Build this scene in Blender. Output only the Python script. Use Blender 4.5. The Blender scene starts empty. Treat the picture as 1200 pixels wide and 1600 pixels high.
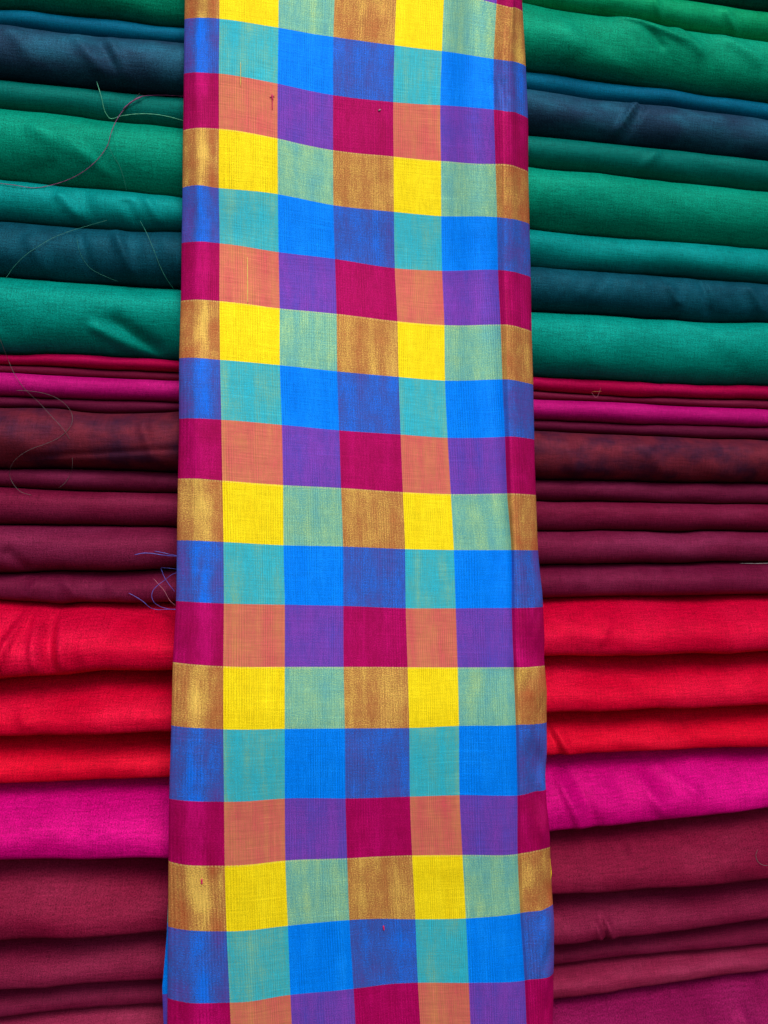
import bpy, math, random
import numpy as np
from mathutils import Vector
from mathutils.bvhtree import BVHTree
random.seed(7)
C = bpy.context.scene
COL = C.collection
R = math.radians

# ------------------------------------------------------------------ camera
F, CX, CY, HOR, D = 1500.0, 600.0, 800.0, 865.0, 1.0
PITCH = math.atan((HOR - CY) / F)
cam_data = bpy.data.cameras.new('camera')
cam = bpy.data.objects.new('camera', cam_data); COL.objects.link(cam)
cam.location = (0, -D, 0); cam.rotation_euler = (R(90) + PITCH, 0, 0)
cam_data.sensor_fit = 'VERTICAL'; cam_data.sensor_height = 24.0
cam_data.lens = 24.0 * F / 1600.0
cam_data.clip_start = 0.01; cam_data.clip_end = 100
C.camera = cam

# ------------------------------------------------------------------ light (bright shade of a market stall: soft daylight from the front and above)
SUN_EL, SUN_AZ = 47, 14          # azimuth to the right of the camera, behind it
w = bpy.data.worlds.new("World"); C.world = w; w.use_nodes = True
nt = w.node_tree; nt.nodes.clear()
wo = nt.nodes.new('ShaderNodeOutputWorld'); bg = nt.nodes.new('ShaderNodeBackground')
sky = nt.nodes.new('ShaderNodeTexSky'); sky.sky_type = 'NISHITA'; sky.sun_disc = False
sky.sun_elevation = R(SUN_EL); sky.sun_rotation = R(180 - SUN_AZ)
sky.dust_density = 1.5; sky.air_density = 1.0; sky.ozone_density = 1.0
bg.inputs['Strength'].default_value = 0.12
nt.links.new(sky.outputs[0], bg.inputs[0]); nt.links.new(bg.outputs[0], wo.inputs[0])
sd = bpy.data.lights.new('sun', 'SUN'); sd.energy = 1.5; sd.angle = R(34); sd.color = (1.0, 0.985, 0.965)
sun = bpy.data.objects.new('sun', sd); COL.objects.link(sun)
sdir = Vector((math.sin(R(SUN_AZ)) * math.cos(R(SUN_EL)), -math.cos(R(SUN_AZ)) * math.cos(R(SUN_EL)), math.sin(R(SUN_EL))))
sun.rotation_euler = sdir.to_track_quat('Z', 'Y').to_euler()
C.view_settings.view_transform = 'Standard'; C.view_settings.look = 'None'
C.view_settings.gamma = 1.0; C.view_settings.exposure = 0.40
C.cycles.max_bounces = 6

# ------------------------------------------------------------------ helpers
K = 0.185                        # the shelf runs away from the viewer to the right: y = K x
cp, sp_ = math.cos(PITCH), math.sin(PITCH)
def unproj(px, py, off):
    """point of the photograph -> point on the plane y = K x + off (world metres)"""
    px = np.asarray(px, float); py = np.asarray(py, float); off = np.asarray(off, float)
    dx = (px - CX) / F; uz = (CY - py) / F
    dy = cp - uz * sp_; dz = sp_ + uz * cp
    t = (D + off) / (dy - K * dx)
    return np.stack([dx * t, -D + dy * t, dz * t], -1)
def ray(px, py):
    dx = (px - CX) / F; uz = (CY - py) / F
    return Vector((0, -D, 0)), Vector((dx, cp - uz * sp_, sp_ + uz * cp)).normalized()

def vnoise(x, y, seed):
    rs = np.random.RandomState(seed); G = rs.rand(128, 128)
    xi = np.floor(x).astype(int); yi = np.floor(y).astype(int)
    fx = x - xi; fy = y - yi
    fx = fx * fx * (3 - 2 * fx); fy = fy * fy * (3 - 2 * fy)
    a = G[xi % 128, yi % 128]; b = G[(xi + 1) % 128, yi % 128]
    c = G[xi % 128, (yi + 1) % 128]; d = G[(xi + 1) % 128, (yi + 1) % 128]
    return (a * (1 - fx) + b * fx) * (1 - fy) + (c * (1 - fx) + d * fx) * fy - 0.5
def pchip_like(xs, ys, x):
    """smooth (cardinal cubic) curve through traced points, linear beyond the ends"""
    xs = np.asarray(xs, float); ys = np.asarray(ys, float)
    m = np.gradient(ys, xs) if len(xs) > 2 else np.full(2, (ys[1] - ys[0]) / (xs[1] - xs[0]))
    i = np.clip(np.searchsorted(xs, x) - 1, 0, len(xs) - 2)
    h = xs[i + 1] - xs[i]; t = (x - xs[i]) / h
    tc = np.clip(t, 0, 1)
    v = (2*tc**3 - 3*tc**2 + 1) * ys[i] + (tc**3 - 2*tc**2 + tc) * h * m[i] + (-2*tc**3 + 3*tc**2) * ys[i+1] + (tc**3 - tc**2) * h * m[i+1]
    return v + np.where(t < 0, (x - xs[0]) * m[0], 0) + np.where(t > 1, (x - xs[-1]) * m[-1], 0)

def grid_mesh(name, P, uv, closed_u=False, caps=False):
    """P: (nu, nv, 3) array, uv: (nu, nv, 2)"""
    nu, nv = P.shape[:2]
    idx = np.arange(nu * nv).reshape(nu, nv)
    cols = nv if closed_u else nv - 1
    j = np.arange(cols); j2 = (j + 1) % nv
    a = idx[:-1][:, j]; b = idx[1:][:, j]; c = idx[1:][:, j2]; d = idx[:-1][:, j2]
    quads = np.stack([a, b, c, d], -1).reshape(-1, 4)
    me = bpy.data.meshes.new(name)
    nq = len(quads); ncap = 2 if caps else 0
    loops = quads.ravel()
    if caps:
        loops = np.concatenate([loops, idx[0], idx[-1][::-1]])
    me.vertices.add(nu * nv); me.vertices.foreach_set('co', P.reshape(-1).astype(np.float32))
    me.loops.add(len(loops)); me.loops.foreach_set('vertex_index', loops.astype(np.int32))
    starts = np.arange(nq) * 4
    totals = np.full(nq, 4)
    if caps:
        starts = np.concatenate([starts, [nq * 4, nq * 4 + nv]]); totals = np.concatenate([totals, [nv, nv]])
    me.polygons.add(nq + ncap)
    me.polygons.foreach_set('loop_start', starts.astype(np.int32))
    me.polygons.foreach_set('use_smooth', np.array([True] * nq + [False] * ncap))
    ul = me.uv_layers.new(name='UVMap')
    ul.data.foreach_set('uv', uv.reshape(-1, 2)[loops].reshape(-1).astype(np.float32))
    me.update(); me.validate()
    return me
def link(name, me, mat, parent=None):
    o = bpy.data.objects.new(name, me); COL.objects.link(o)
    if mat: me.materials.append(mat)
    if parent: o.parent = parent
    return o
def tag(o, label=None, cat=None, group=None, kind=None):
    if label: o['label'] = label
    if cat: o['category'] = cat
    if group: o['group'] = group
    if kind: o['kind'] = kind
    return o
def lin(c):
    return tuple(((v / 255) / 12.92 if v <= 10 else ((v / 255 + .055) / 1.055) ** 2.4) for v in c)

# ------------------------------------------------------------------ materials
class NT:
    def __init__(s, name):
        s.m = bpy.data.materials.new(name); s.m.use_nodes = True
        s.t = s.m.node_tree; s.t.nodes.clear()
        s.out = s.n('ShaderNodeOutputMaterial'); s.p = s.n('ShaderNodeBsdfPrincipled')
        s.l(s.p.outputs[0], s.out.inputs['Surface'])
    def n(s, k, **kw):
        x = s.t.nodes.new(k)
        for a, b in kw.items(): setattr(x, a, b)
        return x
    def l(s, a, b): s.t.links.new(a, b)
    def val(s, a, inp):
        if isinstance(a, (int, float)): inp.default_value = a
        elif isinstance(a, tuple): inp.default_value = (*a, 1) if len(a) == 3 else a
        else: s.l(a, inp)
    def math(s, op, a, b=None, c=None, clamp=False):
        x = s.n('ShaderNodeMath', operation=op, use_clamp=clamp)
        s.val(a, x.inputs[0])
        if b is not None: s.val(b, x.inputs[1])
        if c is not None: s.val(c, x.inputs[2])
        return x.outputs[0]
    def mix(s, f, a, b, mode='MIX'):
        x = s.n('ShaderNodeMix', data_type='RGBA', blend_type=mode)
        s.val(f, x.inputs[0]); s.val(a, x.inputs[6]); s.val(b, x.inputs[7])
        return x.outputs[2]
    def noise(s, vec, scale, detail=1.0, rough=0.5, off=(0, 0, 0)):
        mp = s.n('ShaderNodeMapping'); mp.inputs['Scale'].default_value = scale; mp.inputs['Location'].default_value = off
        s.l(vec, mp.inputs[0])
        x = s.n('ShaderNodeTexNoise'); x.inputs['Scale'].default_value = 1.0
        x.inputs['Detail'].default_value = detail; x.inputs['Roughness'].default_value = rough
        s.l(mp.outputs[0], x.inputs['Vector'])
        return x.outputs['Fac']
    def rng(s, v, a, b, lo, hi):
        x = s.n('ShaderNodeMapRange'); s.val(v, x.inputs[0])
        for i, q in enumerate((a, b, lo, hi)): x.inputs[i + 1].default_value = q
        return x.outputs[0]

def silk(name, base, shot, seed, mottle=(9, 16), amt=0.5, lo=0.42, hi=0.66, sheen=0.0, rough=0.52, spec=0.04, grain=0.46, metal=.2):
    """plain hand-loom silk: warp 'base', weft 'shot', grain of the threads and slubs"""
    N = NT(name); uv = N.n('ShaderNodeUVMap').outputs[0]; o = (seed * 3.7, seed * 5.1, seed)
    big = N.noise(uv, (mottle[0], mottle[1], 1), 3, .55, o)
    hs = N.noise(uv, (60, 480, 1), 1.5, .6, o)       # weft slubs, along the cloth
    vs = N.noise(uv, (480, 60, 1), 1.5, .6, o)       # warp streaks
    fine = N.noise(uv, (880, 880, 1), 1.0, .7, o)
    f = N.rng(big, lo, hi, 0, amt)
    f = N.math('ADD', f, N.math('MULTIPLY', N.math('SUBTRACT', fine, .5), .9), clamp=True)
    col = N.mix(f, lin(base), lin(shot))
    g = N.math('ADD', N.math('ADD', N.math('MULTIPLY', N.math('SUBTRACT', fine, .5), grain * 3.2), N.math('MULTIPLY', N.math('SUBTRACT', hs, .5), grain * 1.6)),
               N.math('MULTIPLY', N.math('SUBTRACT', vs, .5), grain * 1.2))
    g = N.math('ADD', g, 1.0)
    col = N.mix(1.0, col, col, 'MIX')
    cm = N.n('ShaderNodeVectorMath', operation='SCALE'); N.l(col, cm.inputs[0]); N.l(g, cm.inputs['Scale'])
    N.l(cm.outputs[0], N.p.inputs['Base Color'])
    N.p.inputs['Roughness'].default_value = rough; N.p.inputs['Metallic'].default_value = metal
    N.p.inputs['Specular IOR Level'].default_value = spec
    N.p.inputs['Sheen Weight'].default_value = sheen; N.p.inputs['Sheen Roughness'].default_value = .4
    st = lin(shot); mx = max(max(st), 1e-3); N.p.inputs['Sheen Tint'].default_value = tuple(min(1, .25 + .75 * v / mx) for v in st) + (1,)
    b = N.n('ShaderNodeBump'); b.inputs['Strength'].default_value = .35; b.inputs['Distance'].default_value = .0006
    h = N.math('ADD', N.math('ADD', fine, hs), vs)
    N.l(h, b.inputs['Height']); N.l(b.outputs[0], N.p.inputs['Normal'])
    return N.m

CRIM, YEL, BLU = (172, 8, 84), (240, 208, 12), (0, 118, 228)
def check_material():
    """check of crimson, yellow and blue yarn: warp colour by column, weft colour by row"""
    N = NT('checked_silk'); uvn = N.n('ShaderNodeUVMap').outputs[0]
    sx = N.n('ShaderNodeSeparateXYZ'); N.l(uvn, sx.inputs[0])
    u, v = sx.outputs[0], sx.outputs[1]
    grainy = N.noise(uvn, (62, 62, 1), 1, .6)
    wob = N.math('MULTIPLY', N.math('SUBTRACT', grainy, .5), .018)
    ci = N.math('MODULO', N.math('FLOOR', N.math('ADD', u, wob)), 3.0)          # 0 crimson 1 yellow 2 blue
    ri = N.math('MODULO', N.math('FLOOR', N.math('ADD', v, wob)), 3.0)          # 0 blue 1 crimson 2 yellow
    table = [  # row, column -> woven colour
        (56, 86, 168), (66, 170, 174), (0, 124, 236),        # blue weft on crimson, yellow, blue warp
        (164, 6, 80), (206, 110, 86), (104, 64, 164),       # crimson weft
        (180, 120, 64), (242, 212, 20), (112, 176, 152)]      # yellow weft
    idx = N.math('ADD', N.math('MULTIPLY', ri, 3.0), ci)
    def ramp(src, cols, n):
        r = N.n('ShaderNodeValToRGB'); r.color_ramp.interpolation = 'CONSTANT'
        e = r.color_ramp.elements
        while len(e) < n: e.new(1.0)
        for i in range(n): e[i].position = i / n; e[i].color = (*lin(cols[i]), 1)
        N.l(N.math('DIVIDE', N.math('ADD', src, .5), float(n)), r.inputs[0]); return r.outputs[0]
    base = ramp(idx, table, 9)
    # the same crossings with the warp, or the weft, riding uppermost; the weft set also serves as painted sheen colour
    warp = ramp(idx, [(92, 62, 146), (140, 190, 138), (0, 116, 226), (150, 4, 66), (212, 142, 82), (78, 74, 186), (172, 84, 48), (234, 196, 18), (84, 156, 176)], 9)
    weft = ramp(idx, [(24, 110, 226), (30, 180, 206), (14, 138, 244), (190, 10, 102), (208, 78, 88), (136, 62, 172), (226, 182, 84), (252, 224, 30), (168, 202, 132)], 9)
    # how much of warp or weft shows: broad bands of tension, thread streaks, grain
    band = N.noise(uvn, (5.5, .45, 1), 2, .5, (3, 1, 0))
    cloud = N.noise(uvn, (2.2, 1.8, 1), 3, .55, (7, 7, 0))
    ws = N.noise(uvn, (34, 4.0, 1), 1, .6)
    fs = N.noise(uvn, (2.0, 34, 1), 1, .6, (2, 9, 0))
    fine = N.noise(uvn, (60, 60, 1), 1, .8, (5, 1, 3))
    m = N.math('ADD', N.math('MULTIPLY', N.math('SUBTRACT', band, .5), 1.7), N.math('MULTIPLY', N.math('SUBTRACT', cloud, .5), 1.5))
    m = N.math('ADD', m, N.math('MULTIPLY', N.math('SUBTRACT', ws, .5), .5))
    m = N.math('SUBTRACT', m, N.math('MULTIPLY', N.math('SUBTRACT', fs, .5), .25))
    m = N.math('ADD', m, N.math('MULTIPLY', N.math('SUBTRACT', fine, .5), 2.9))
    fc = N.n('ShaderNodeFloatCurve'); cv = fc.mapping.curves[0]          # sheen along the folded edges painted in as a fixed weft/warp mix
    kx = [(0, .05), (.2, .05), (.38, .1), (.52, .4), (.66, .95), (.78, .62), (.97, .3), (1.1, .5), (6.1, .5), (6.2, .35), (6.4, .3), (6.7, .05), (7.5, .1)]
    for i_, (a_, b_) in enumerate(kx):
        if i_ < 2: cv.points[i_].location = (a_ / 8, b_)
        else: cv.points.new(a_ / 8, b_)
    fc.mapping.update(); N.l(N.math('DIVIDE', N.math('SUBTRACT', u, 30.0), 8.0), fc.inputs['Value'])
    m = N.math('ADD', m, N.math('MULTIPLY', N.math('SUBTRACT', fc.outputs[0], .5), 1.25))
    sheen_blot = N.noise(uvn, (3.2, 1.5, 1), 2, .5, (4, 8, 2))              # blotches of silk sheen painted into the colour beside the folds
    side = N.math('GREATER_THAN', N.math('ABSOLUTE', N.math('SUBTRACT', u, 33.55)), 2.58)
    m = N.math('ADD', m, N.math('MULTIPLY', side, N.rng(sheen_blot, .38, .62, -.25, .45)))
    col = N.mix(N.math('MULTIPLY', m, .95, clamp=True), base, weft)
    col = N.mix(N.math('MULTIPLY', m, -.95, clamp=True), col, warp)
    # fine vertical ribs where the reed left the warp uneven
    rib = N.math('SINE', N.math('MULTIPLY', u, 2 * math.pi * 25.0))
    rm = N.rng(N.noise(uvn, (3.3, .5, 1), 1, .5, (11, 4, 0)), .42, .62, .0, .13)
    rib = N.math('MULTIPLY', rib, rm)
    g = N.math('ADD', N.math('MULTIPLY', N.math('SUBTRACT', fine, .5), .65), N.math('MULTIPLY', N.math('SUBTRACT', ws, .5), .35))
    g = N.math('ADD', g, N.math('MULTIPLY', N.math('SUBTRACT', fs, .5), .30))
    g = N.math('ADD', N.math('ADD', g, rib), 1.0)
    # pale float thread where a yellow band of weft begins or ends
    fv = N.math('FRACT', v); edge = N.math('LESS_THAN', N.math('ABSOLUTE', N.math('SUBTRACT', fv, .012)), .012)
    isy = N.math('GREATER_THAN', ri, 1.5); stitch = N.math('GREATER_THAN', N.math('SINE', N.math('MULTIPLY', u, 2 * math.pi * 24)), -.1)
    col = N.mix(N.math('MULTIPLY', N.math('MULTIPLY', edge, isy), N.math('MULTIPLY', stitch, .3)), col, lin((240, 215, 130)))
    hl = N.rng(N.noise(uvn, (.9, 26, 1), 0, .5, (1, 3, 6)), .72, .80, 0, .12)      # single thick picks and ends
    vl = N.rng(N.noise(uvn, (26, .9, 1), 0, .5, (6, 2, 4)), .72, .80, 0, .12)
    g = N.math('ADD', g, N.math('ADD', hl, vl))
    cm = N.n('ShaderNodeVectorMath', operation='SCALE'); N.l(col, cm.inputs[0]); N.l(g, cm.inputs['Scale'])
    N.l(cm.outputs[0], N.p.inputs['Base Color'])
    N.p.inputs['Roughness'].default_value = .46
    N.p.inputs['Specular IOR Level'].default_value = .04; N.p.inputs['Metallic'].default_value = .15
    N.p.inputs['Sheen Weight'].default_value = .0; N.p.inputs['Sheen Roughness'].default_value = .35
    N.l(warp, N.p.inputs['Sheen Tint'])
    b = N.n('ShaderNodeBump'); b.inputs['Strength'].default_value = .3; b.inputs['Distance'].default_value = .0005
    N.l(N.math('ADD', N.math('ADD', fine, ws), N.math('ADD', fs, rib)), b.inputs['Height']); N.l(b.outputs[0], N.p.inputs['Normal'])
    return N.m

def plain(name, c, rough=.5, c2=None):
    N = NT(name)
    tc = N.n('ShaderNodeTexCoord').outputs['Object']
    f = N.noise(tc, (300, 300, 300), 2, .6)
    N.l(N.mix(f, lin(c), lin(c2 or tuple(int(v * .6) for v in c))), N.p.inputs['Base Color'])
    N.p.inputs['Roughness'].default_value = rough
    return N.m

# ------------------------------------------------------------------ the stack of folded cloths
# seams traced below each cloth: (px, py) in the photograph
SEAMS = [
    [(0, -265), (285, -212), (824, -125), (1200, -62)],
    [(0, -165), (285, -122), (824, -40), (1088, 0), (1200, 17)],
    [(0, -118), (285, -78), (818, 2), (990, 33), (1200, 66)],
    [(0, 11), (53, 13), (170, 25), (285, 36), (824, 107), (990, 129), (1200, 157)],
    [(0, 38), (100, 49), (185, 57), (285, 65), (825, 140), (990, 159), (1200, 185)],
    [(0, 121), (140, 135), (285, 148), (825, 210), (990, 227), (1200, 249)],
    [(0, 167), (60, 173), (170, 185), (235, 192), (285, 198), (825, 259), (1025, 280), (1200, 299)],
    [(0, 278), (120, 290), (285, 306), (827, 355), (990, 371), (1200, 387)],
    [(0, 343), (110, 352), (180, 356), (220, 360), (285, 361), (829, 414), (990, 426), (1200, 442)],
    [(0, 431), (100, 438), (285, 449), (831, 486), (950, 491), (1060, 500), (1200, 503)],
    [(0, 550), (150, 553), (285, 561), (834, 586), (990, 594), (1200, 601)],
    [(0, 567), (285, 580), (834, 608), (990, 617), (1200, 624)],
    [(0, 580), (285, 592), (834, 621), (990, 628), (1200, 637)],
    [(0, 618), (285, 628), (834, 654), (990, 660), (1200, 666)],
    [(0, 636), (90, 638), (130, 643), (200, 645), (250, 643), (285, 641), (836, 670), (990, 678), (1200, 687)],
    [(0, 731), (120, 732), (285, 738), (838, 748), (990, 751), (1200, 755)],
    [(0, 760), (180, 767), (285, 770), (838, 781), (990, 783), (1200, 787)],
    [(0, 820), (285, 824), (840, 830), (990, 829), (1200, 831)],
    [(0, 895), (80, 893), (190, 892), (285, 888), (843, 883), (990, 881), (1200, 878)],
    [(0, 940), (40, 942), (60, 943), (90, 945), (115, 943), (160, 944), (285, 942), (846, 935), (990, 933), (1200, 930)],
    [(0, 1064), (60, 1057), (100, 1056), (130, 1051), (285, 1049), (852, 1028), (990, 1025), (1200, 1020)],
    [(0, 1153), (285, 1142), (855, 1116), (990, 1111), (1200, 1103)],
    [(0, 1229), (285, 1217), (856, 1184), (990, 1178), (1200, 1169)],
    [(0, 1343), (285, 1335), (858, 1298), (990, 1287), (1200, 1264)],
    [(0, 1469), (285, 1452), (864, 1396), (990, 1388), (1200, 1371)],
    [(0, 1552), (285, 1535), (866, 1476), (990, 1465), (1200, 1442)],
    [(0, 1605), (120, 1594), (245, 1586), (866, 1521), (990, 1508), (1200, 1489)],
    [(0, 1668), (285, 1648), (866, 1573), (990, 1556), (1200, 1530)],
    [(0, 1800), (285, 1778), (866, 1690), (1200, 1640)],
    [(0, 1900), (285, 1875), (866, 1780), (1200, 1725)],
]
XA, XB = -0.56, 0.74
NX = 430
XS = np.linspace(XA, XB, NX)
def seam_z(i):
    pts = np.array(SEAMS[i], float)
    W = unproj(pts[:, 0], pts[:, 1], -0.011 - .029 * min(1, max(0, (i - 17) / 3)))
    z = pchip_like(W[:, 0], W[:, 2], XS)
    return z + vnoise(XS * 22, XS * 0 + i * 1.7, 5) * .0022 + vnoise(XS * 60, XS * 0 + i * 2.3, 9) * .0007
SZ = [seam_z(i) for i in range(len(SEAMS))]

def seg_world(sg):
    x0, y0, x1, y1, wd, am = sg[:6]
    a = unproj(x0, y0, -.015); b = unproj(x1, y1, -.015)
    return a[[0, 2]], b[[0, 2]], wd / F, am / 1000.0, (sg[6] if len(sg) > 6 else 0.0)

def folded(i, name, mat, label, cat, peak=1.0, fwd=0.0, bmax=.030, rough_amp=1.0, creases=(), cloth_len=1.0, round_=.9, parent=None, ripple=0.0, DEEP=.20):
    """one cloth folded into a pad: rounded fold to the front, flat pad running back over the shelf"""
    zt, zb = SZ[i].copy() - .0004, SZ[i + 1].copy() + .0004
    h = zt - zb
    NTt = 44
    th = np.linspace(-math.pi / 2, math.pi / 2, NTt)
    zp = .5 + .5 * np.sign(np.sin(th)) * np.abs(np.sin(th)) ** .93
    low = min(1.0, max(0.0, (i - 16.5) / 3.0))
    zp = zp ** (peak * (1 + .9 * low))
             # the lower cloths sag over the ones beneath
    ex = np.where(th < 0, round_ * (1 - .55 * low), round_ * (1 + .9 * low))
    yb = np.abs(np.cos(th)) ** ex; yb[0] = yb[-1] = 0
    b = np.minimum(h * (.60 + .25 * low), bmax * (1 + .75 * low)) * (1 + .25 * vnoise(XS * 9, XS * 0 + i, 21)) 
    X = np.repeat(XS[:, None], NTt, 1)
    Z = zb[:, None] + h[:, None] * zp[None]
    Y = K * X - (b[:, None] + fwd) * yb[None]
    # wrinkles of the soft cloth
    zz = Z - zb.mean()
    wr = (vnoise(X * 14 + zz * 20, zz * 18 + i, 31 + i) * .0040 + vnoise(X * 34 + zz * 30, zz * 40 + i, 61 + i) * .0014
          + vnoise(X * 16 - zz * 30, zz * 9 + 3 * i, 91 + i) * .0020)
    wr *= 1.35 * rough_amp * np.clip(h[:, None] / .05, .25, 1.0)
    if ripple: wr += ripple * np.sin(X * 330 + vnoise(X * 30, zz * 30, 12) * 9) * np.clip(vnoise(X * 9, zz * 4, 15) + .35, 0, 1) * .001
    for sg in creases:
        a, bb, wd, am, asym = seg_world(sg)
        d = bb - a; L = np.hypot(*d); d = d / L
        rx, rz = X - a[0], Z - a[1]
        s = rx * d[0] + rz * d[1]; q = rx * -d[1] + rz * d[0]
        ww = np.where(q > 0, wd * (1 + asym), wd * (1 - asym))
        tp = np.clip(np.minimum(s, L - s) / (L * .3) + .6, 0, 1); tp = tp * tp * (3 - 2 * tp)
        wr += 1.35 * am * np.exp(-(q / ww) ** 2) * tp
    wr *= np.clip(yb[None] * 1.4, 0, 1)
    Y = Y - wr
    arc = np.concatenate([[0], np.cumsum(np.hypot(np.diff(zp) * .06, np.diff(yb) * .02))])
    front = np.stack([X, Y, Z], -1)
    # pad behind
    ins = []
    for yy, tz in ((.03, 1), (DEEP, 1), (DEEP, 0), (.03, 0)):
        zc = (zt if tz else zb)
        ins.append(np.stack([XS, K * XS + yy, zc + (-.0003 if tz else .0003)], -1))
    P = np.concatenate([front, np.stack(ins, 1)], 1)
    U = np.repeat(XS[:, None], P.shape[1], 1) * cloth_len
    V = np.repeat(np.concatenate([arc, arc[-1] + np.array([.03, .2, .25, .4])])[None], NX, 0) + i * .37
    me = grid_mesh(name, P[:, ::-1], np.stack([U, V], -1)[:, ::-1], closed_u=True, caps=True)
    o = link(name, me, mat, parent)
    if label: tag(o, label, cat, 'folded silk cloths stacked on the shelf')
    return o

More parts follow.
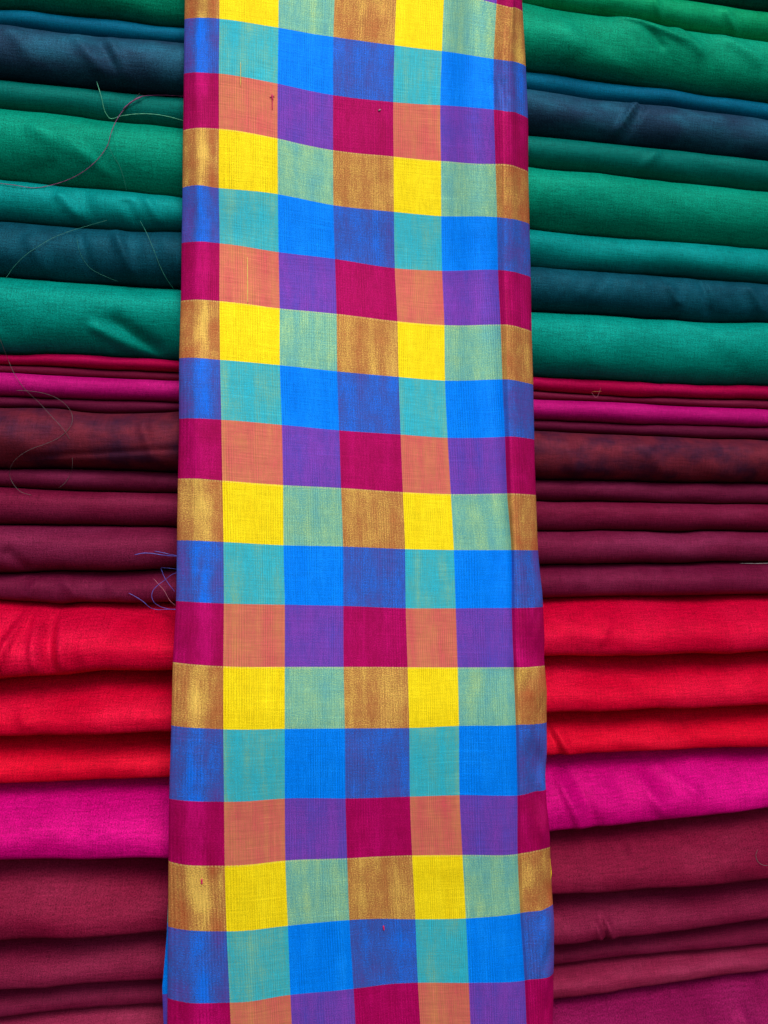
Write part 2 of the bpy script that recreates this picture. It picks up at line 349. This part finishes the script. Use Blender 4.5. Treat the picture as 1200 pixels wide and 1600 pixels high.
MAR = lambda s, a=(104, 15, 46), b=(128, 34, 68), **k: silk('maroon_silk', a, b, s, **k)
M = {}
cl = [
 (1, 'folded_cloth', silk('dark_teal_silk', (0, 86, 84), (0, 112, 112), 2), 'dark teal folded cloth at the top right corner above the grass green one', {}),
 (2, 'folded_cloth', silk('grass_green_silk', (0, 134, 84), (14, 160, 110), 3, mottle=(22, 10)), 'grass green folded cloth directly under the dark teal corner cloth',
    dict(creases=[(1130, 20, 1150, 60, 7, 2.5), (1020, 5, 1030, 35, 6, 2)])),
 (3, 'folded_cloth', silk('emerald_silk', (0, 130, 94), (10, 154, 120), 4), 'thick emerald green folded cloth resting on the thin petrol blue one',
    dict(rough_amp=1.3, creases=[(960, 30, 1060, 75, 9, 3.5, .4), (1000, 50, 1030, 85, 6, -2.5), (1050, 45, 1090, 95, 10, 3), (1120, 60, 1180, 110, 12, 2.5), (870, 40, 900, 90, 16, 1.6)])),
 (4, 'folded_cloth', silk('petrol_silk', (0, 84, 112), (0, 116, 146), 5), 'thin petrol blue folded cloth lying on the slate navy one', dict(rough_amp=.6, bmax=.014)),
 (5, 'folded_cloth', silk('slate_navy_silk', (30, 54, 76), (32, 90, 112), 6, mottle=(12, 22), amt=.9), 'slate navy folded cloth with one slanting pleat right of the check cloth',
    dict(creases=[(993, 165, 962, 215, 5, 4.5, -.5), (1003, 168, 975, 222, 5, -3), (120, 60, 165, 125, 9, 2.5), (150, 60, 190, 120, 7, -2), (175, 62, 200, 130, 8, 2.5), (20, 50, 60, 110, 10, 1.5)])),
 (6, 'folded_cloth', silk('bottle_green_silk', (0, 98, 88), (6, 118, 106), 7), 'narrow bottle green folded cloth under the slate navy one', dict(creases=[(1025, 240, 1000, 270, 8, 2)], peak=.9)),
 (7, 'folded_cloth', silk('jade_silk', (0, 128, 100), (4, 146, 118), 8), 'thick jade green folded cloth with the long purple thread lying across it',
    dict(peak=.85, creases=[(60, 210, 140, 260, 12, 2.2), (100, 215, 185, 290, 9, 1.8), (30, 285, 90, 262, 12, -2)])),
 (8, 'folded_cloth', silk('sea_green_silk', (0, 124, 118), (10, 150, 146), 9, mottle=(18, 14)), 'sea green folded cloth just above the dark teal crinkled one',
    dict(creases=[(95, 305, 125, 345, 8, 2.5), (200, 320, 215, 350, 8, -2), (232, 312, 250, 352, 7, 2.5), (130, 300, 150, 350, 9, -1.6)])),
 (9, 'folded_cloth', silk('deep_teal_silk', (8, 62, 76), (16, 92, 108), 10, mottle=(22, 16)), 'deep teal crinkled folded cloth between two bright sea green ones',
    dict(ripple=.9, creases=[(180, 355, 215, 440, 7, 3), (125, 362, 150, 435, 7, -2.5), (50, 375, 75, 430, 9, 2), (1040, 450, 1055, 480, 8, 3), (1090, 440, 1105, 490, 6, -2.5), (1165, 450, 1190, 495, 8, 2.5)])),
 (10, 'folded_cloth', silk('viridian_silk', (0, 128, 112), (4, 148, 132), 11), 'thick viridian folded cloth, lowest of the green cloths',
    dict(peak=.8, creases=[(180, 505, 250, 552, 9, -5.0, .3), (150, 515, 225, 556, 8, 3.5), (900, 500, 930, 590, 22, 1.4), (1040, 495, 1100, 520, 10, 1.5)])),
 (11, 'folded_cloth', silk('crimson_silk', (160, 0, 58), (190, 10, 86), 12), 'thin crimson folded cloth right under the lowest green one', dict(rough_amp=.4, bmax=.009, fwd=.002)),
 (12, 'folded_cloth', MAR(13, (104, 14, 46), (130, 34, 66)), 'very thin wine red folded cloth squeezed between crimson and magenta', dict(rough_amp=.3, bmax=.006)),
 (13, 'folded_cloth', silk('magenta_silk', (166, 8, 98), (206, 30, 128), 14), 'thin shiny magenta folded cloth in the upper half of the stack', dict(rough_amp=.3, bmax=.016, fwd=.001)),
 (14, 'folded_cloth', MAR(15, (84, 12, 42), (112, 26, 62)), 'thin dark maroon folded cloth lying on the mottled brown one', dict(rough_amp=.4, bmax=.009)),
 (15, 'folded_cloth', silk('shot_brown_silk', (106, 32, 46), (56, 24, 46), 16, mottle=(30, 34), amt=.9, lo=.40, hi=.66, grain=.42), 'mottled red brown folded cloth with dark blotches',
    dict(rough_amp=1.3, creases=[(225, 650, 250, 730, 8, 2.5), (1000, 690, 1030, 745, 12, 2), (880, 690, 895, 745, 10, 2), (60, 715, 280, 705, 4, -1.5)])),
 (16, 'folded_cloth', MAR(17, (94, 16, 46), (122, 34, 70)), 'narrow maroon folded cloth directly under the mottled brown one', dict(ripple=.5, bmax=.014)),
 (17, 'folded_cloth', MAR(18), 'maroon folded cloth, second below the mottled brown one', dict(rough_amp=.7)),
 (18, 'folded_cloth', MAR(19, (106, 20, 52), (130, 40, 76)), 'maroon folded cloth behind the pair of blue fray threads', dict(creases=[(15, 860, 45, 890, 9, -2.5)])),
 (19, 'folded_cloth', MAR(20, (98, 14, 46), (124, 34, 68), mottle=(20, 9)), 'maroon folded cloth lying directly on the bright red cloths', dict(rough_amp=1.2, creases=[(100, 900, 125, 935, 9, 2.5), (170, 900, 185, 935, 9, 2), (60, 905, 45, 935, 7, 2)])),
 (20, 'folded_cloth', silk('scarlet_silk', (188, 0, 42), (216, 16, 62), 21), 'scarlet folded cloth with gathered wrinkles, topmost of the three reds',
    dict(peak=1.15, rough_amp=1.4, creases=[(52, 945, 20, 1035, 7, 5.5, -.5), (40, 945, 8, 1010, 6, -3.5), (60, 950, 75, 1040, 7, 4.5, .4), (100, 945, 118, 1045, 8, 5, .4), (85, 960, 98, 1050, 6, -4), (128, 970, 160, 1045, 14, 2.5), (950, 945, 930, 1000, 8, 1.6)])),
 (21, 'folded_cloth', silk('red_silk', (188, 0, 38), (214, 18, 58), 22), 'red folded cloth, middle one of the three reds', dict(peak=1.3, creases=[(40, 1080, 60, 1130, 9, 1.8)])),
 (22, 'folded_cloth', silk('signal_red_silk', (190, 0, 34), (216, 18, 50), 23), 'narrower red folded cloth lying on the hot pink one', dict(peak=1.35, creases=[(862, 1130, 885, 1180, 7, 2.8, .3), (850, 1130, 872, 1180, 5, -2)])),
 (23, 'folded_cloth', silk('hot_pink_silk', (178, 0, 98), (206, 10, 120), 24), 'thick hot pink folded cloth under the three red ones',
    dict(peak=1.35, rough_amp=1.2, creases=[(865, 1205, 900, 1285, 9, 3.5, .3), (890, 1205, 925, 1280, 9, -2.5), (985, 1195, 1025, 1260, 11, 3), (1020, 1190, 1080, 1230, 8, 2.5), (950, 1200, 990, 1280, 14, -1.5)])),
 (24, 'folded_cloth', MAR(25, (112, 13, 44), (132, 32, 62)), 'thick maroon folded cloth directly below the hot pink one', dict(peak=1.4, creases=[(955, 1300, 970, 1325, 6, 1.5)])),
 (25, 'folded_cloth', MAR(26, (102, 13, 44), (128, 33, 64)), 'maroon folded cloth with two small pleats near its left end by the check cloth', dict(peak=1.4, creases=[(922, 1425, 936, 1476, 4, 3.2), (930, 1425, 946, 1476, 3, -3), (938, 1422, 956, 1474, 4, 3.2)])),
]
stack = []
for i, nm, mat, lab, kw in cl:
    kw = dict(kw); stack.append(folded(i - 1, nm, mat, lab, 'folded cloth', **kw))
# the maroon cloth whose edge shows two plies
e = bpy.data.objects.new('folded_cloth', None); COL.objects.link(e); e.location = (0, 0, 0)
tag(e, 'maroon folded cloth showing two plies, lowest maroon in the picture', 'folded cloth', 'folded silk cloths stacked on the shelf')
m1 = MAR(27, (96, 13, 43), (120, 29, 62)); m2 = MAR(28, (122, 25, 56), (144, 45, 76))
a = folded(25, 'upper_ply', m1, None, None, peak=1.3, bmax=.013, fwd=-.002, parent=e); stack.append(a)
a = folded(26, 'lower_ply', m2, None, None, peak=1.0, bmax=.016, fwd=.001, parent=e); stack.append(a)
stack.append(folded(27, 'folded_cloth', silk('plum_pink_silk', (116, 8, 62), (146, 24, 84), 29), 'plum pink folded cloth in the bottom right corner under the two ply maroon one', 'folded cloth', peak=1.3,
    creases=[(1140, 1560, 1165, 1600, 9, 3), (1090, 1575, 1110, 1620, 8, 2)]))
stack.append(folded(28, 'folded_cloth', MAR(30), 'maroon folded cloth lowest of all at the foot of the stack', 'folded cloth', peak=1.2))

# shelf board that carries the stack (below the picture)
zs = float(SZ[-1].min()) - .002
def prism(name, corners, z0, z1, mat):
    v = [(x, y, z0) for x, y in corners] + [(x, y, z1) for x, y in corners]
    me = bpy.data.meshes.new(name); me.from_pydata(v, [], [(3, 2, 1, 0), (4, 5, 6, 7), (0, 1, 5, 4), (1, 2, 6, 5), (2, 3, 7, 6), (3, 0, 4, 7)]); me.update()
    return link(name, me, mat)
wood = plain('shelf_wood', (120, 84, 52), .6, (78, 52, 32))
tag(prism('shelf', [(-.62, K * -.62 - .03), (.80, K * .80 - .03), (.80, K * .80 + .26), (-.62, K * -.62 + .26)], zs - .03, zs, wood), kind='structure')

tag(prism('sky_leak_board', [(-.62, K * -.62 + .235), (.80, K * .80 + .235), (.80, K * .80 + .255), (-.62, K * -.62 + .255)], zs + .001, float(SZ[0].max()) + .03, wood), kind='structure')  # unseen board added behind the stack to block sky light leaking between cloths

# ------------------------------------------------------------------ the check cloth hanging in front
#  row: v value, then traced (px, py) at: left edge, shoulder, c1 .. c6, crease, right edge
def lerp(a, b, t): return a + (b - a) * t
ROWS = [
 # v,   L,           Lp,        c1,         c2,         c3,          c4,          c5,          c6,          cr,         R
 (-1, (290, -56), (305, -59), (343, -57), (435, -45), (524, -32), (620, -19), (694, -9), (776, 5), (791, 9), (816, 22)),
 (0, (288, 31), (305, 27), (343, 30), (435, 43), (521, 58), (616.5, 71), (690.5, 80), (771.5, 92), (786, 94), (821, 107)),
 (1, (287, 116), (302, 112.5), (342, 115), (434, 131), (520.5, 149), (614.5, 160), (688, 165), (771.5, 172), (786, 173.5), (824.5, 188)),
 (2, (286, 205), (303, 200), (342, 201), (434, 217), (520.5, 235), (615, 245), (689, 252), (774, 257), (787, 257), (825, 271)),
 (3, (285, 294), (305, 290), (342, 294), (434.5, 304), (521, 321), (615.5, 331), (689.5, 338), (776.5, 340), (788, 341), (827, 352)),
 (4, (284, 381), (304, 378), (343, 380), (435.5, 394.5), (523.5, 405), (617, 419), (691, 423), (778, 422.5), (788, 423), (829, 435)),
 (5, (282.5, 471), (300, 468), (343, 470.5), (437, 482), (526, 490.5), (621, 502), (694.5, 507.5), (782, 507.5), (791.5, 507.5), (830.5, 519)),
 (6, (280.5, 561), (300, 559.5), (344, 562.5), (437.5, 571), (527, 580.5), (623, 589), (695.5, 594.5), (785, 593), (793, 593), (833, 602)),
 (7, (279.5, 654.5), (300, 654), (346, 656), (440.5, 664), (530, 672.5), (626, 679), (699.5, 684), (789, 682.5), (796, 682), (834.5, 687.5)),
 (8, (277.5, 748), (298, 747.5), (347.5, 751), (442.5, 758), (533, 762.5), (629.5, 769), (704.5, 772), (792.5, 771), (799, 771), (837, 774)),
 (9, (276, 844.5), (297, 844.5), (349.5, 847), (443, 852), (536, 854), (633, 858), (709, 859.5), (799, 859.5), (803, 859.5), (840, 860)),
 (10, (274.5, 939), (296, 940.5), (350, 943), (445, 945), (536.5, 947), (634, 950.5), (712, 950.5), (799.5, 950), (805, 950), (848, 948)),
 (11, (269.5, 1034.5), (292, 1037.5), (349, 1041), (445, 1042), (537, 1042), (637, 1042.5), (715, 1042.5), (802.5, 1042.5), (808, 1042.5), (851.5, 1040)),
 (12, (267.5, 1133), (288, 1136.5), (349, 1139.5), (445, 1139), (539, 1138), (639.5, 1137.5), (717, 1134), (806, 1133), (811, 1132.5), (855, 1129)),
 (13, (264, 1247.5), (286, 1251), (350, 1253), (445, 1248), (540, 1247), (640.5, 1244.5), (718, 1242), (808.5, 1243), (813, 1242.5), (852.5, 1232)),
 (14, (262.5, 1345), (284, 1351.5), (351, 1353), (446, 1344.5), (542.5, 1340.5), (644, 1336), (722.5, 1335.5), (809, 1334.5), (815, 1333.5), (859, 1321)),
 (15, (262, 1447.5), (290, 1454), (354, 1455.5), (450, 1446), (546, 1437), (649, 1436), (728, 1435), (813, 1427), (818, 1426), (864, 1412.5)),
 (16, (261, 1560), (292, 1567), (359, 1567), (454, 1554), (552.5, 1545), (653, 1535), (732.5, 1535.5), (820, 1532.5), (825, 1531.5), (864, 1516)),
 (17, (260, 1668), (293, 1674), (363, 1673), (459, 1660), (558, 1650), (659, 1640), (737, 1640), (824, 1637), (830, 1636), (863, 1617)),
 (18, (258, 1776), (294, 1782), (367, 1780), (464, 1766), (563, 1755), (664, 1745), (742, 1744), (829, 1741), (835, 1740), (864, 1720)),
 (19, (256, 1884), (294, 1890), (371, 1888), (469, 1873), (568, 1861), (669, 1850), (747, 1848), (834, 1844), (840, 1843), (865, 1822)),
]
# how far each traced line lies behind the flat face (m)
def strip_front(v): return -.047 - .043 * np.clip((v - 4) / 8.0, 0, 1)
nodes = []
US = [-0.02, .18, .30, .48, 1, 2, 3, 4, 5, 6, 6.13, 6.36, 6.62, 6.78, 6.95]
for r in ROWS:
    v = r[0]; y0 = strip_front(v); p = r[1:]
    low = max(0.0, min(1.0, (v - 8) / 4.0))
    L = unproj(*p[0], y0 + .0075); Lp = unproj(*p[1], y0 + .0010)
    c = [unproj(*q, y0 + dd) for q, dd in zip(p[2:8], (0.0, .0004, 0, -.0006, -.0004, .0016))]
    cr = unproj(*p[8], y0 - .0020 + .0016 * low)
    Rr = unproj(*p[9], y0 + .018)
    mid = lerp(cr, Rr, .55); mid[1] -= .0052
    Lb = L + np.array([.0035, .0085, 0]); Lc = L + np.array([.016, .0125, 0])
    Rb = Rr + np.array([-.004, .0075, 0]); Rc = Rr + np.array([-.020, .010, 0])
    nodes.append([Lc, Lb, L, Lp, *c[:6], cr, mid, Rr, Rb, Rc])
nodes = np.array(nodes)                      # rows x cols x 3
VS = np.array([r[0] for r in ROWS], float)
# above the picture the cloth runs on, over the top of the stack
step = nodes[0] - nodes[1]
ext = [nodes[0] + step * k for k in (1, 2)]
top2 = ext[-1].copy()
e3 = top2 + step * .6 + np.array([0, .03, 0]); e4 = top2 + step * .8 + np.array([0, .10, 0]); e5 = top2 + step * .75 + np.array([0, .20, 0])
nodes = np.concatenate([np.array([e5, e4, e3, ext[1], ext[0]]), nodes]); VS = np.concatenate([[-6, -5, -4, -3, -2], VS])

def spline_axis(A, t_in, t_out):
    """cubic Hermite through the nodes along axis 0"""
    t_in = np.asarray(t_in, float)
    m = np.zeros_like(A); sl = (A[1:] - A[:-1]) / (t_in[1:] - t_in[:-1]).reshape(-1, *([1] * (A.ndim - 1)))
    m[0] = sl[0]; m[-1] = sl[-1]
    h0 = (t_in[1:-1] - t_in[:-2]).reshape(-1, *([1] * (A.ndim - 1))); h1 = (t_in[2:] - t_in[1:-1]).reshape(-1, *([1] * (A.ndim - 1)))
    m[1:-1] = (sl[:-1] * h1 + sl[1:] * h0) / (h0 + h1)
    i = np.clip(np.searchsorted(t_in, t_out, side='right') - 1, 0, len(t_in) - 2)
    sh = (-1,) + (1,) * (A.ndim - 1)
    h = (t_in[i + 1] - t_in[i]).reshape(sh); t = ((t_out - t_in[i]).reshape(sh)) / h
    return (2*t**3 - 3*t**2 + 1) * A[i] + (t**3 - 2*t**2 + t) * h * m[i] + (-2*t**3 + 3*t**2) * A[i+1] + (t**3 - t**2) * h * m[i+1]
# column parameter: arc length along a middle row so the spline does not overshoot
midrow = nodes[12]; sc = np.concatenate([[0], np.cumsum(np.linalg.norm(np.diff(midrow, axis=0), axis=1))])
so = np.unique(np.concatenate([np.linspace(sc[i], sc[i + 1], n, endpoint=False) for i, n in enumerate([6, 8, 12, 16, 34, 34, 34, 34, 34, 14, 14, 14, 8, 6])] + [[sc[-1]]]))
so_u = np.interp(so, sc, US[:len(sc)] if len(US) == len(sc) else np.linspace(0, 7, len(sc)))
vo = np.linspace(VS[0], VS[-1], 760)
G = spline_axis(nodes, VS, vo)                              # rows
G = np.swapaxes(spline_axis(np.swapaxes(G, 0, 1), sc, so), 0, 1)
VV = np.repeat(vo[:, None], len(so), 1); UU = np.repeat(so_u[None], len(vo), 0)
# soft unevenness of hanging silk
X, Z = G[..., 0], G[..., 2]
und = vnoise(X * 26, Z * 5, 71) * .0022 + vnoise(X * 60 + Z * 8, Z * 12, 72) * .0007
und += vnoise(X * 12, Z * 16, 73) * .0014
rightside = np.clip((UU - 6.15) / .25, 0, 1) * np.clip((VV - 9) / 1.5, 0, 1)
und += rightside * (vnoise(X * 70 + Z * 22, Z * 30, 74) * .011 + vnoise(X * 130 - Z * 40, Z * 46, 77) * .004)
leftside = np.clip((1.0 - UU) / .3, 0, 1)
und += leftside * vnoise(X * 46 + Z * 10, Z * 13, 75) * .0035
for sg in [(772, 120, 772, 165, 4, -.7), (784, 125, 790, 178, 4, -1.0), (795, 150, 812, 185, 5, 1.0), (560, 1150, 572, 1250, 26, 1.2), (640, 1330, 760, 1345, 16, .6), (790, 1010, 850, 1120, 9, 1.5)]:
    a_, b_, wd, am, asym = seg_world(sg)
    # these folds lie on the hanging cloth, nearer than the stack
    f_ = (D - .05) / (D - .015); a_ = a_ * f_; b_ = b_ * f_
    d_ = b_ - a_; L_ = np.hypot(*d_); d_ = d_ / L_
    s_ = (X - a_[0]) * d_[0] + (Z - a_[1]) * d_[1]; q_ = -(X - a_[0]) * d_[1] + (Z - a_[1]) * d_[0]
    und += am * np.exp(-(q_ / wd) ** 2) * np.clip(np.minimum(s_, L_ - s_) / (L_ * .25) + .3, 0, 1)
G[..., 1] -= und
# the fold line where the cloth turns back: a sharp crease on the right, just behind it the cloth dips
crz = np.exp(-((UU - 6.19) / .035) ** 2) * np.clip((10 - VV) / 3, .25, 1)
G[..., 1] += crz * .0006
check = check_material()
root = bpy.data.objects.new('hanging_cloth', None); COL.objects.link(root)
tag(root, 'long folded silk cloth checked in crimson, yellow and blue hanging in front of the stack', 'checked cloth')
UVv = np.stack([UU + 30.0, VV + 30.0], -1)
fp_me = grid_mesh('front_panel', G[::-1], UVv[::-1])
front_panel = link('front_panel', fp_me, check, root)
# the plies folded behind the front face
def back_ply(name, dy, dl, dr, dv, ushift):
    ly = nodes[:, 2]; ry = nodes[:, 12]
    t = np.linspace(0, 1, 60)
    base = spline_axis(np.stack([ly, ry], 1), VS, vo)
    A, B = base[:, 0], base[:, 1]
    dL = np.interp(vo, *dl); dR = np.interp(vo, *dr)
    P = A[:, None] * (1 - t[None, :, None]) + B[:, None] * t[None, :, None]
    yl = strip_front(vo) + dy
    P[..., 0] += dL[:, None] * (1 - t) ** 6 + dR[:, None] * t ** 6
    flat = K * P[..., 0] + yl[:, None] + .003 * vnoise(P[..., 0] * 20, P[..., 2] * 9, 80)
    edge = np.minimum(t, 1 - t); flat = flat - .003 * np.exp(-(edge / .03) ** 2)[None]
    over = np.clip((-3.0 - vo) / 1.0, 0, 1)[:, None]
    P[..., 1] = flat * (1 - over) + (P[..., 1] + .004) * over
    U = np.repeat(np.linspace(-.5, 7.5, 60)[None], len(vo), 0) + 30 + ushift
    V = np.repeat(vo[:, None], 60, 1) + 30 + dv
    # give the ply a thickness: a thin closed sleeve
    P2 = P.copy(); P2[..., 1] += .0045; P2[:, 0, 0] += .001; P2[:, -1, 0] -= .001
    PP = np.concatenate([P, P2[:, ::-1]], 1); UVp = np.concatenate([np.stack([U, V], -1), np.stack([U, V], -1)[:, ::-1]], 1)
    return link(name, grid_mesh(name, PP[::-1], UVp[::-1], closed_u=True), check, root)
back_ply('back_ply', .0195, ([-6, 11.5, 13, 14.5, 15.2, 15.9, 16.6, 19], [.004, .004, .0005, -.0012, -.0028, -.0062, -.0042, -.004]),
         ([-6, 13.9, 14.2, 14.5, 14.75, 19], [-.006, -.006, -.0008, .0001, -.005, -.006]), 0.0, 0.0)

# ------------------------------------------------------------------ loose threads
bpy.context.view_layer.update()
def tree(objs):
    vs, fs, n = [], [], 0
    for o in objs:
        me = o.data; a = np.empty(len(me.vertices) * 3, np.float32); me.vertices.foreach_get('co', a)
        vs += [Vector(q) for q in a.reshape(-1, 3)]
        fs += [[k + n for k in p.vertices] for p in me.polygons if len(p.vertices) == 4]; n += len(me.vertices)
    return BVHTree.FromPolygons(vs, fs)
BV = tree(stack); BF = tree([front_panel])
def smooth_path(pts, n):
    P = np.array(pts, float)
    if len(P) == 2: return P[0] + (P[1] - P[0]) * np.linspace(0, 1, n)[:, None]
    t = np.concatenate([[0], np.cumsum(np.linalg.norm(np.diff(P[:, :2], axis=0), axis=1))])
    return spline_axis(P, t, np.linspace(0, t[-1] - 1e-6, n))
def tube(path, rad, sides=6):
    path = np.array(path); n = len(path); T = np.gradient(path, axis=0); T /= np.linalg.norm(T, axis=1)[:, None] + 1e-12
    ref = np.array([0, 1.0, 0]); A = np.cross(T, ref); A /= np.linalg.norm(A, axis=1)[:, None] + 1e-9; B = np.cross(T, A)
    rad = np.broadcast_to(rad, n)
    ang = np.arange(sides) / sides * 2 * math.pi
    P = path[:, None] + rad[:, None, None] * (np.cos(ang)[None, :, None] * A[:, None] + np.sin(ang)[None, :, None] * B[:, None])
    uv = np.stack(np.meshgrid(np.linspace(0, 1, n), ang / 6.3, indexing='ij'), -1)
    return P, uv
def lay(pts, r_px, bv=None, gap=.0006, n=None, lift=None, sm=5):
    """lay a thread on the cloth along the traced line; pts (px, py)"""
    L = sum(math.dist(pts[i][:2], pts[i + 1][:2]) for i in range(len(pts) - 1))
    n = n or max(8, int(L / 2.5)); pp = smooth_path(pts, n); dist = []
    for q in pp:
        o, d = ray(q[0], q[1]); hit = (bv or BV).ray_cast(o, d); dist.append(hit[3] if hit[0] is not None else np.nan)
    dist = np.array(dist); ok = ~np.isnan(dist)
    if ok.any(): dist = np.interp(np.arange(n), np.arange(n)[ok], dist[ok])
    else: dist[:] = 1.0
    # a taut thread bridges the hollows between two folds
    dd = np.array([dist[max(0, i - sm):i + sm + 1].min() for i in range(n)])
    k = np.ones(5) / 5; dd = np.convolve(np.pad(dd, 2, 'edge'), k, 'valid') - gap - r_px / F
    if lift is not None: dd = dd - np.interp(np.linspace(0, 1, n), *lift)
    out = []
    for q, s in zip(pp, dd):
        o, d = ray(q[0], q[1]); out.append(tuple(o + d * s))
    rr = r_px / F * (1 + .18 * np.sin(np.arange(n) * 1.3)) * np.clip(np.minimum(np.arange(n), n - 1 - np.arange(n)) / 3 + .4, 0, 1)
    return out, rr
def thread(pts, r_px, mat, label, group='loose threads clinging to the cloths', name='loose_thread', parent=None, cat='thread', **k):
    path, rr = lay(pts, r_px * (1.0 if parent else .7), **k)
    P, uv = tube(path, rr)
    o = link(name, grid_mesh(name, P, uv, closed_u=True, caps=True), mat, parent)
    if label: tag(o, label, cat, group)
    return o
purple = plain('purple_thread', (150, 60, 120), .5, (92, 34, 78)); mint = plain('mint_thread', (120, 215, 170), .5, (70, 170, 130))
grey = plain('grey_thread', (96, 84, 80), .5, (70, 56, 58)); bluet = plain('blue_thread', (96, 100, 200), .4, (70, 76, 170))
pinkt = plain('pink_thread', (215, 120, 140), .5); greent = plain('green_thread', (60, 150, 125), .5, (40, 110, 95)); dark = plain('dark_thread', (24, 50, 48), .5)
gold = plain('gold_thread', (200, 130, 50), .5); white = plain('pale_thread', (190, 180, 175), .5)
thread([(-6, 286), (20, 289), (55, 293.5), (85, 288), (115, 277), (140, 261), (160, 240), (169, 225), (173, 210), (181, 190), (192, 173), (205, 159), (217, 152), (240, 149), (262, 149), (289, 150.5)], .75, purple, 'long purple thread curving over the jade and bottle green cloths')
thread([(192, 171), (202, 162), (212, 155.5), (222, 151)], 1.5, purple, 'short flattened purple tuft on the long purple thread', name='thread_tuft')
thread([(151, 127), (158, 150), (166, 178), (171, 184.5), (190, 181), (215, 178), (240, 178.5), (262, 182), (288, 189)], .62, mint, 'bright mint thread bent sharply on the bottle green cloth')
thread([(219, 145), (205, 160), (190, 178)], .6, dark, 'short dark thread beside the purple tuft')
thread([(169, 226), (176, 242), (186, 258), (192, 274), (198, 299)], .35, greent, 'fine green hair hanging down the jade cloth below the purple thread')
thread([(168, 344), (140, 352), (110, 361), (80, 373), (60, 385), (42, 397), (25, 413), (8, 436)], .4, greent, 'fine curved green thread across the deep teal cloth at left')
thread([(219, 345), (230, 366), (240, 390), (252, 420), (263, 440), (272, 452)], .42, greent, 'fine straight green thread slanting down the deep teal cloth near the check cloth')
thread([(120, 372), (124, 392), (140, 418), (165, 432), (185, 440)], .3, greent, 'faint green hair on the middle of the deep teal cloth')
thread([(-4, 520), (4, 540), (13, 563), (24, 587), (38, 607), (60, 628), (82, 652), (100, 672), (110, 688)], .42, grey, 'long straight grey thread crossing the magenta and mottled brown cloths')
thread([(25, 610), (45, 611), (70, 615), (92, 624), (106, 636), (113, 650), (112, 662), (104, 674), (90, 685), (70, 694), (48, 702), (30, 713), (19, 725), (15, 740), (20, 755), (32, 768), (50, 774)], .42, grey, 'long looping grey thread over the mottled brown cloth')
thread([(113, 715), (113, 730), (108, 745), (100, 756), (92, 762)], .35, grey, 'short grey hair under the mottled brown cloth at left')
thread([(925, 612), (940, 611.5)], .45, gold, 'tiny gold thread lying level on the very thin wine red cloth')
thread([(924, 613), (931, 621), (939, 606)], .35, pinkt, 'tiny bent reddish thread hooked under the gold one')
thread([(1155, 880), (1175, 880.5), (1204, 880)], .5, white, 'short pale thread in the gap between two maroon cloths at the right edge')
thread([(1184, 1327), (1181, 1336), (1184, 1346), (1193, 1352), (1204, 1352)], .5, grey, 'curled dark grey hair on the thick maroon cloth at the right edge')
# fray of blue yarn at the left edge of the check cloth
fr = dict(group='fray threads at the left edge of the check cloth', name='fray_thread')
lf = ([0, .6, 1], [0.001, .004, .022])
thread([(210, 867), (222, 864.5), (236, 864.5), (252, 867), (266, 868.5), (280, 869)], .8, bluet, 'upper long blue fray thread, topmost on the left', lift=lf, **fr)
thread([(241, 861), (252, 863), (265, 866), (280, 869)], .7, bluet, 'short blue fray thread lying just above the long one', lift=lf, **fr)
thread([(251, 887), (256, 900), (264, 913), (273, 924)], .55, bluet, 'straight blue fray thread slanting down to the check cloth', lift=lf, **fr)
thread([(251, 887), (262, 887.5), (280, 890)], .55, bluet, 'short level blue fray thread starting where the slanting one bends', lift=lf, **fr)
thread([(280, 894), (270, 897), (258, 906), (246, 915), (239, 923), (237, 931), (240, 940), (249, 947), (262, 951), (280, 952)], .55, bluet, 'round looping blue fray thread', lift=([0, .25, .7, 1], [.022, .004, .004, .022]), **fr)
thread([(201, 926.5), (213, 933), (225, 941), (234, 949), (242, 952), (262, 952), (280, 952.5)], .6, bluet, 'lowest blue fray thread reaching farthest down left', lift=lf, **fr)
thread([(240, 904), (248, 913), (256, 922), (261, 931), (266, 939), (274, 946)], .5, pinkt, 'pale pink fray thread among the blue ones', lift=lf, **fr)
# small knots and slubs woven into the check cloth
def slub(pts, r, mat): return thread(pts, r, mat, None, name='yarn_knot', parent=root, bv=BF, gap=.00025, sm=1)
crimt = plain('crimson_yarn', (226, 14, 96), .5, (200, 10, 84)); yelt = plain('yellow_yarn', (252, 224, 110), .5, (248, 214, 90))
slub([(425, 147), (426, 157)], 1.3, crimt); slub([(425.5, 155), (425.5, 172)], .6, crimt); slub([(421, 152), (429, 150)], .6, crimt)
slub([(315, 1373), (315.5, 1382)], 1.2, crimt); slub([(599, 1446), (600, 1454)], 1.2, crimt); slub([(591, 173), (595, 171)], 1.0, white)
slub([(376, 97), (376, 136)], .45, yelt); slub([(386.5, 402), (387, 474)], .5, yelt)
pass
pass
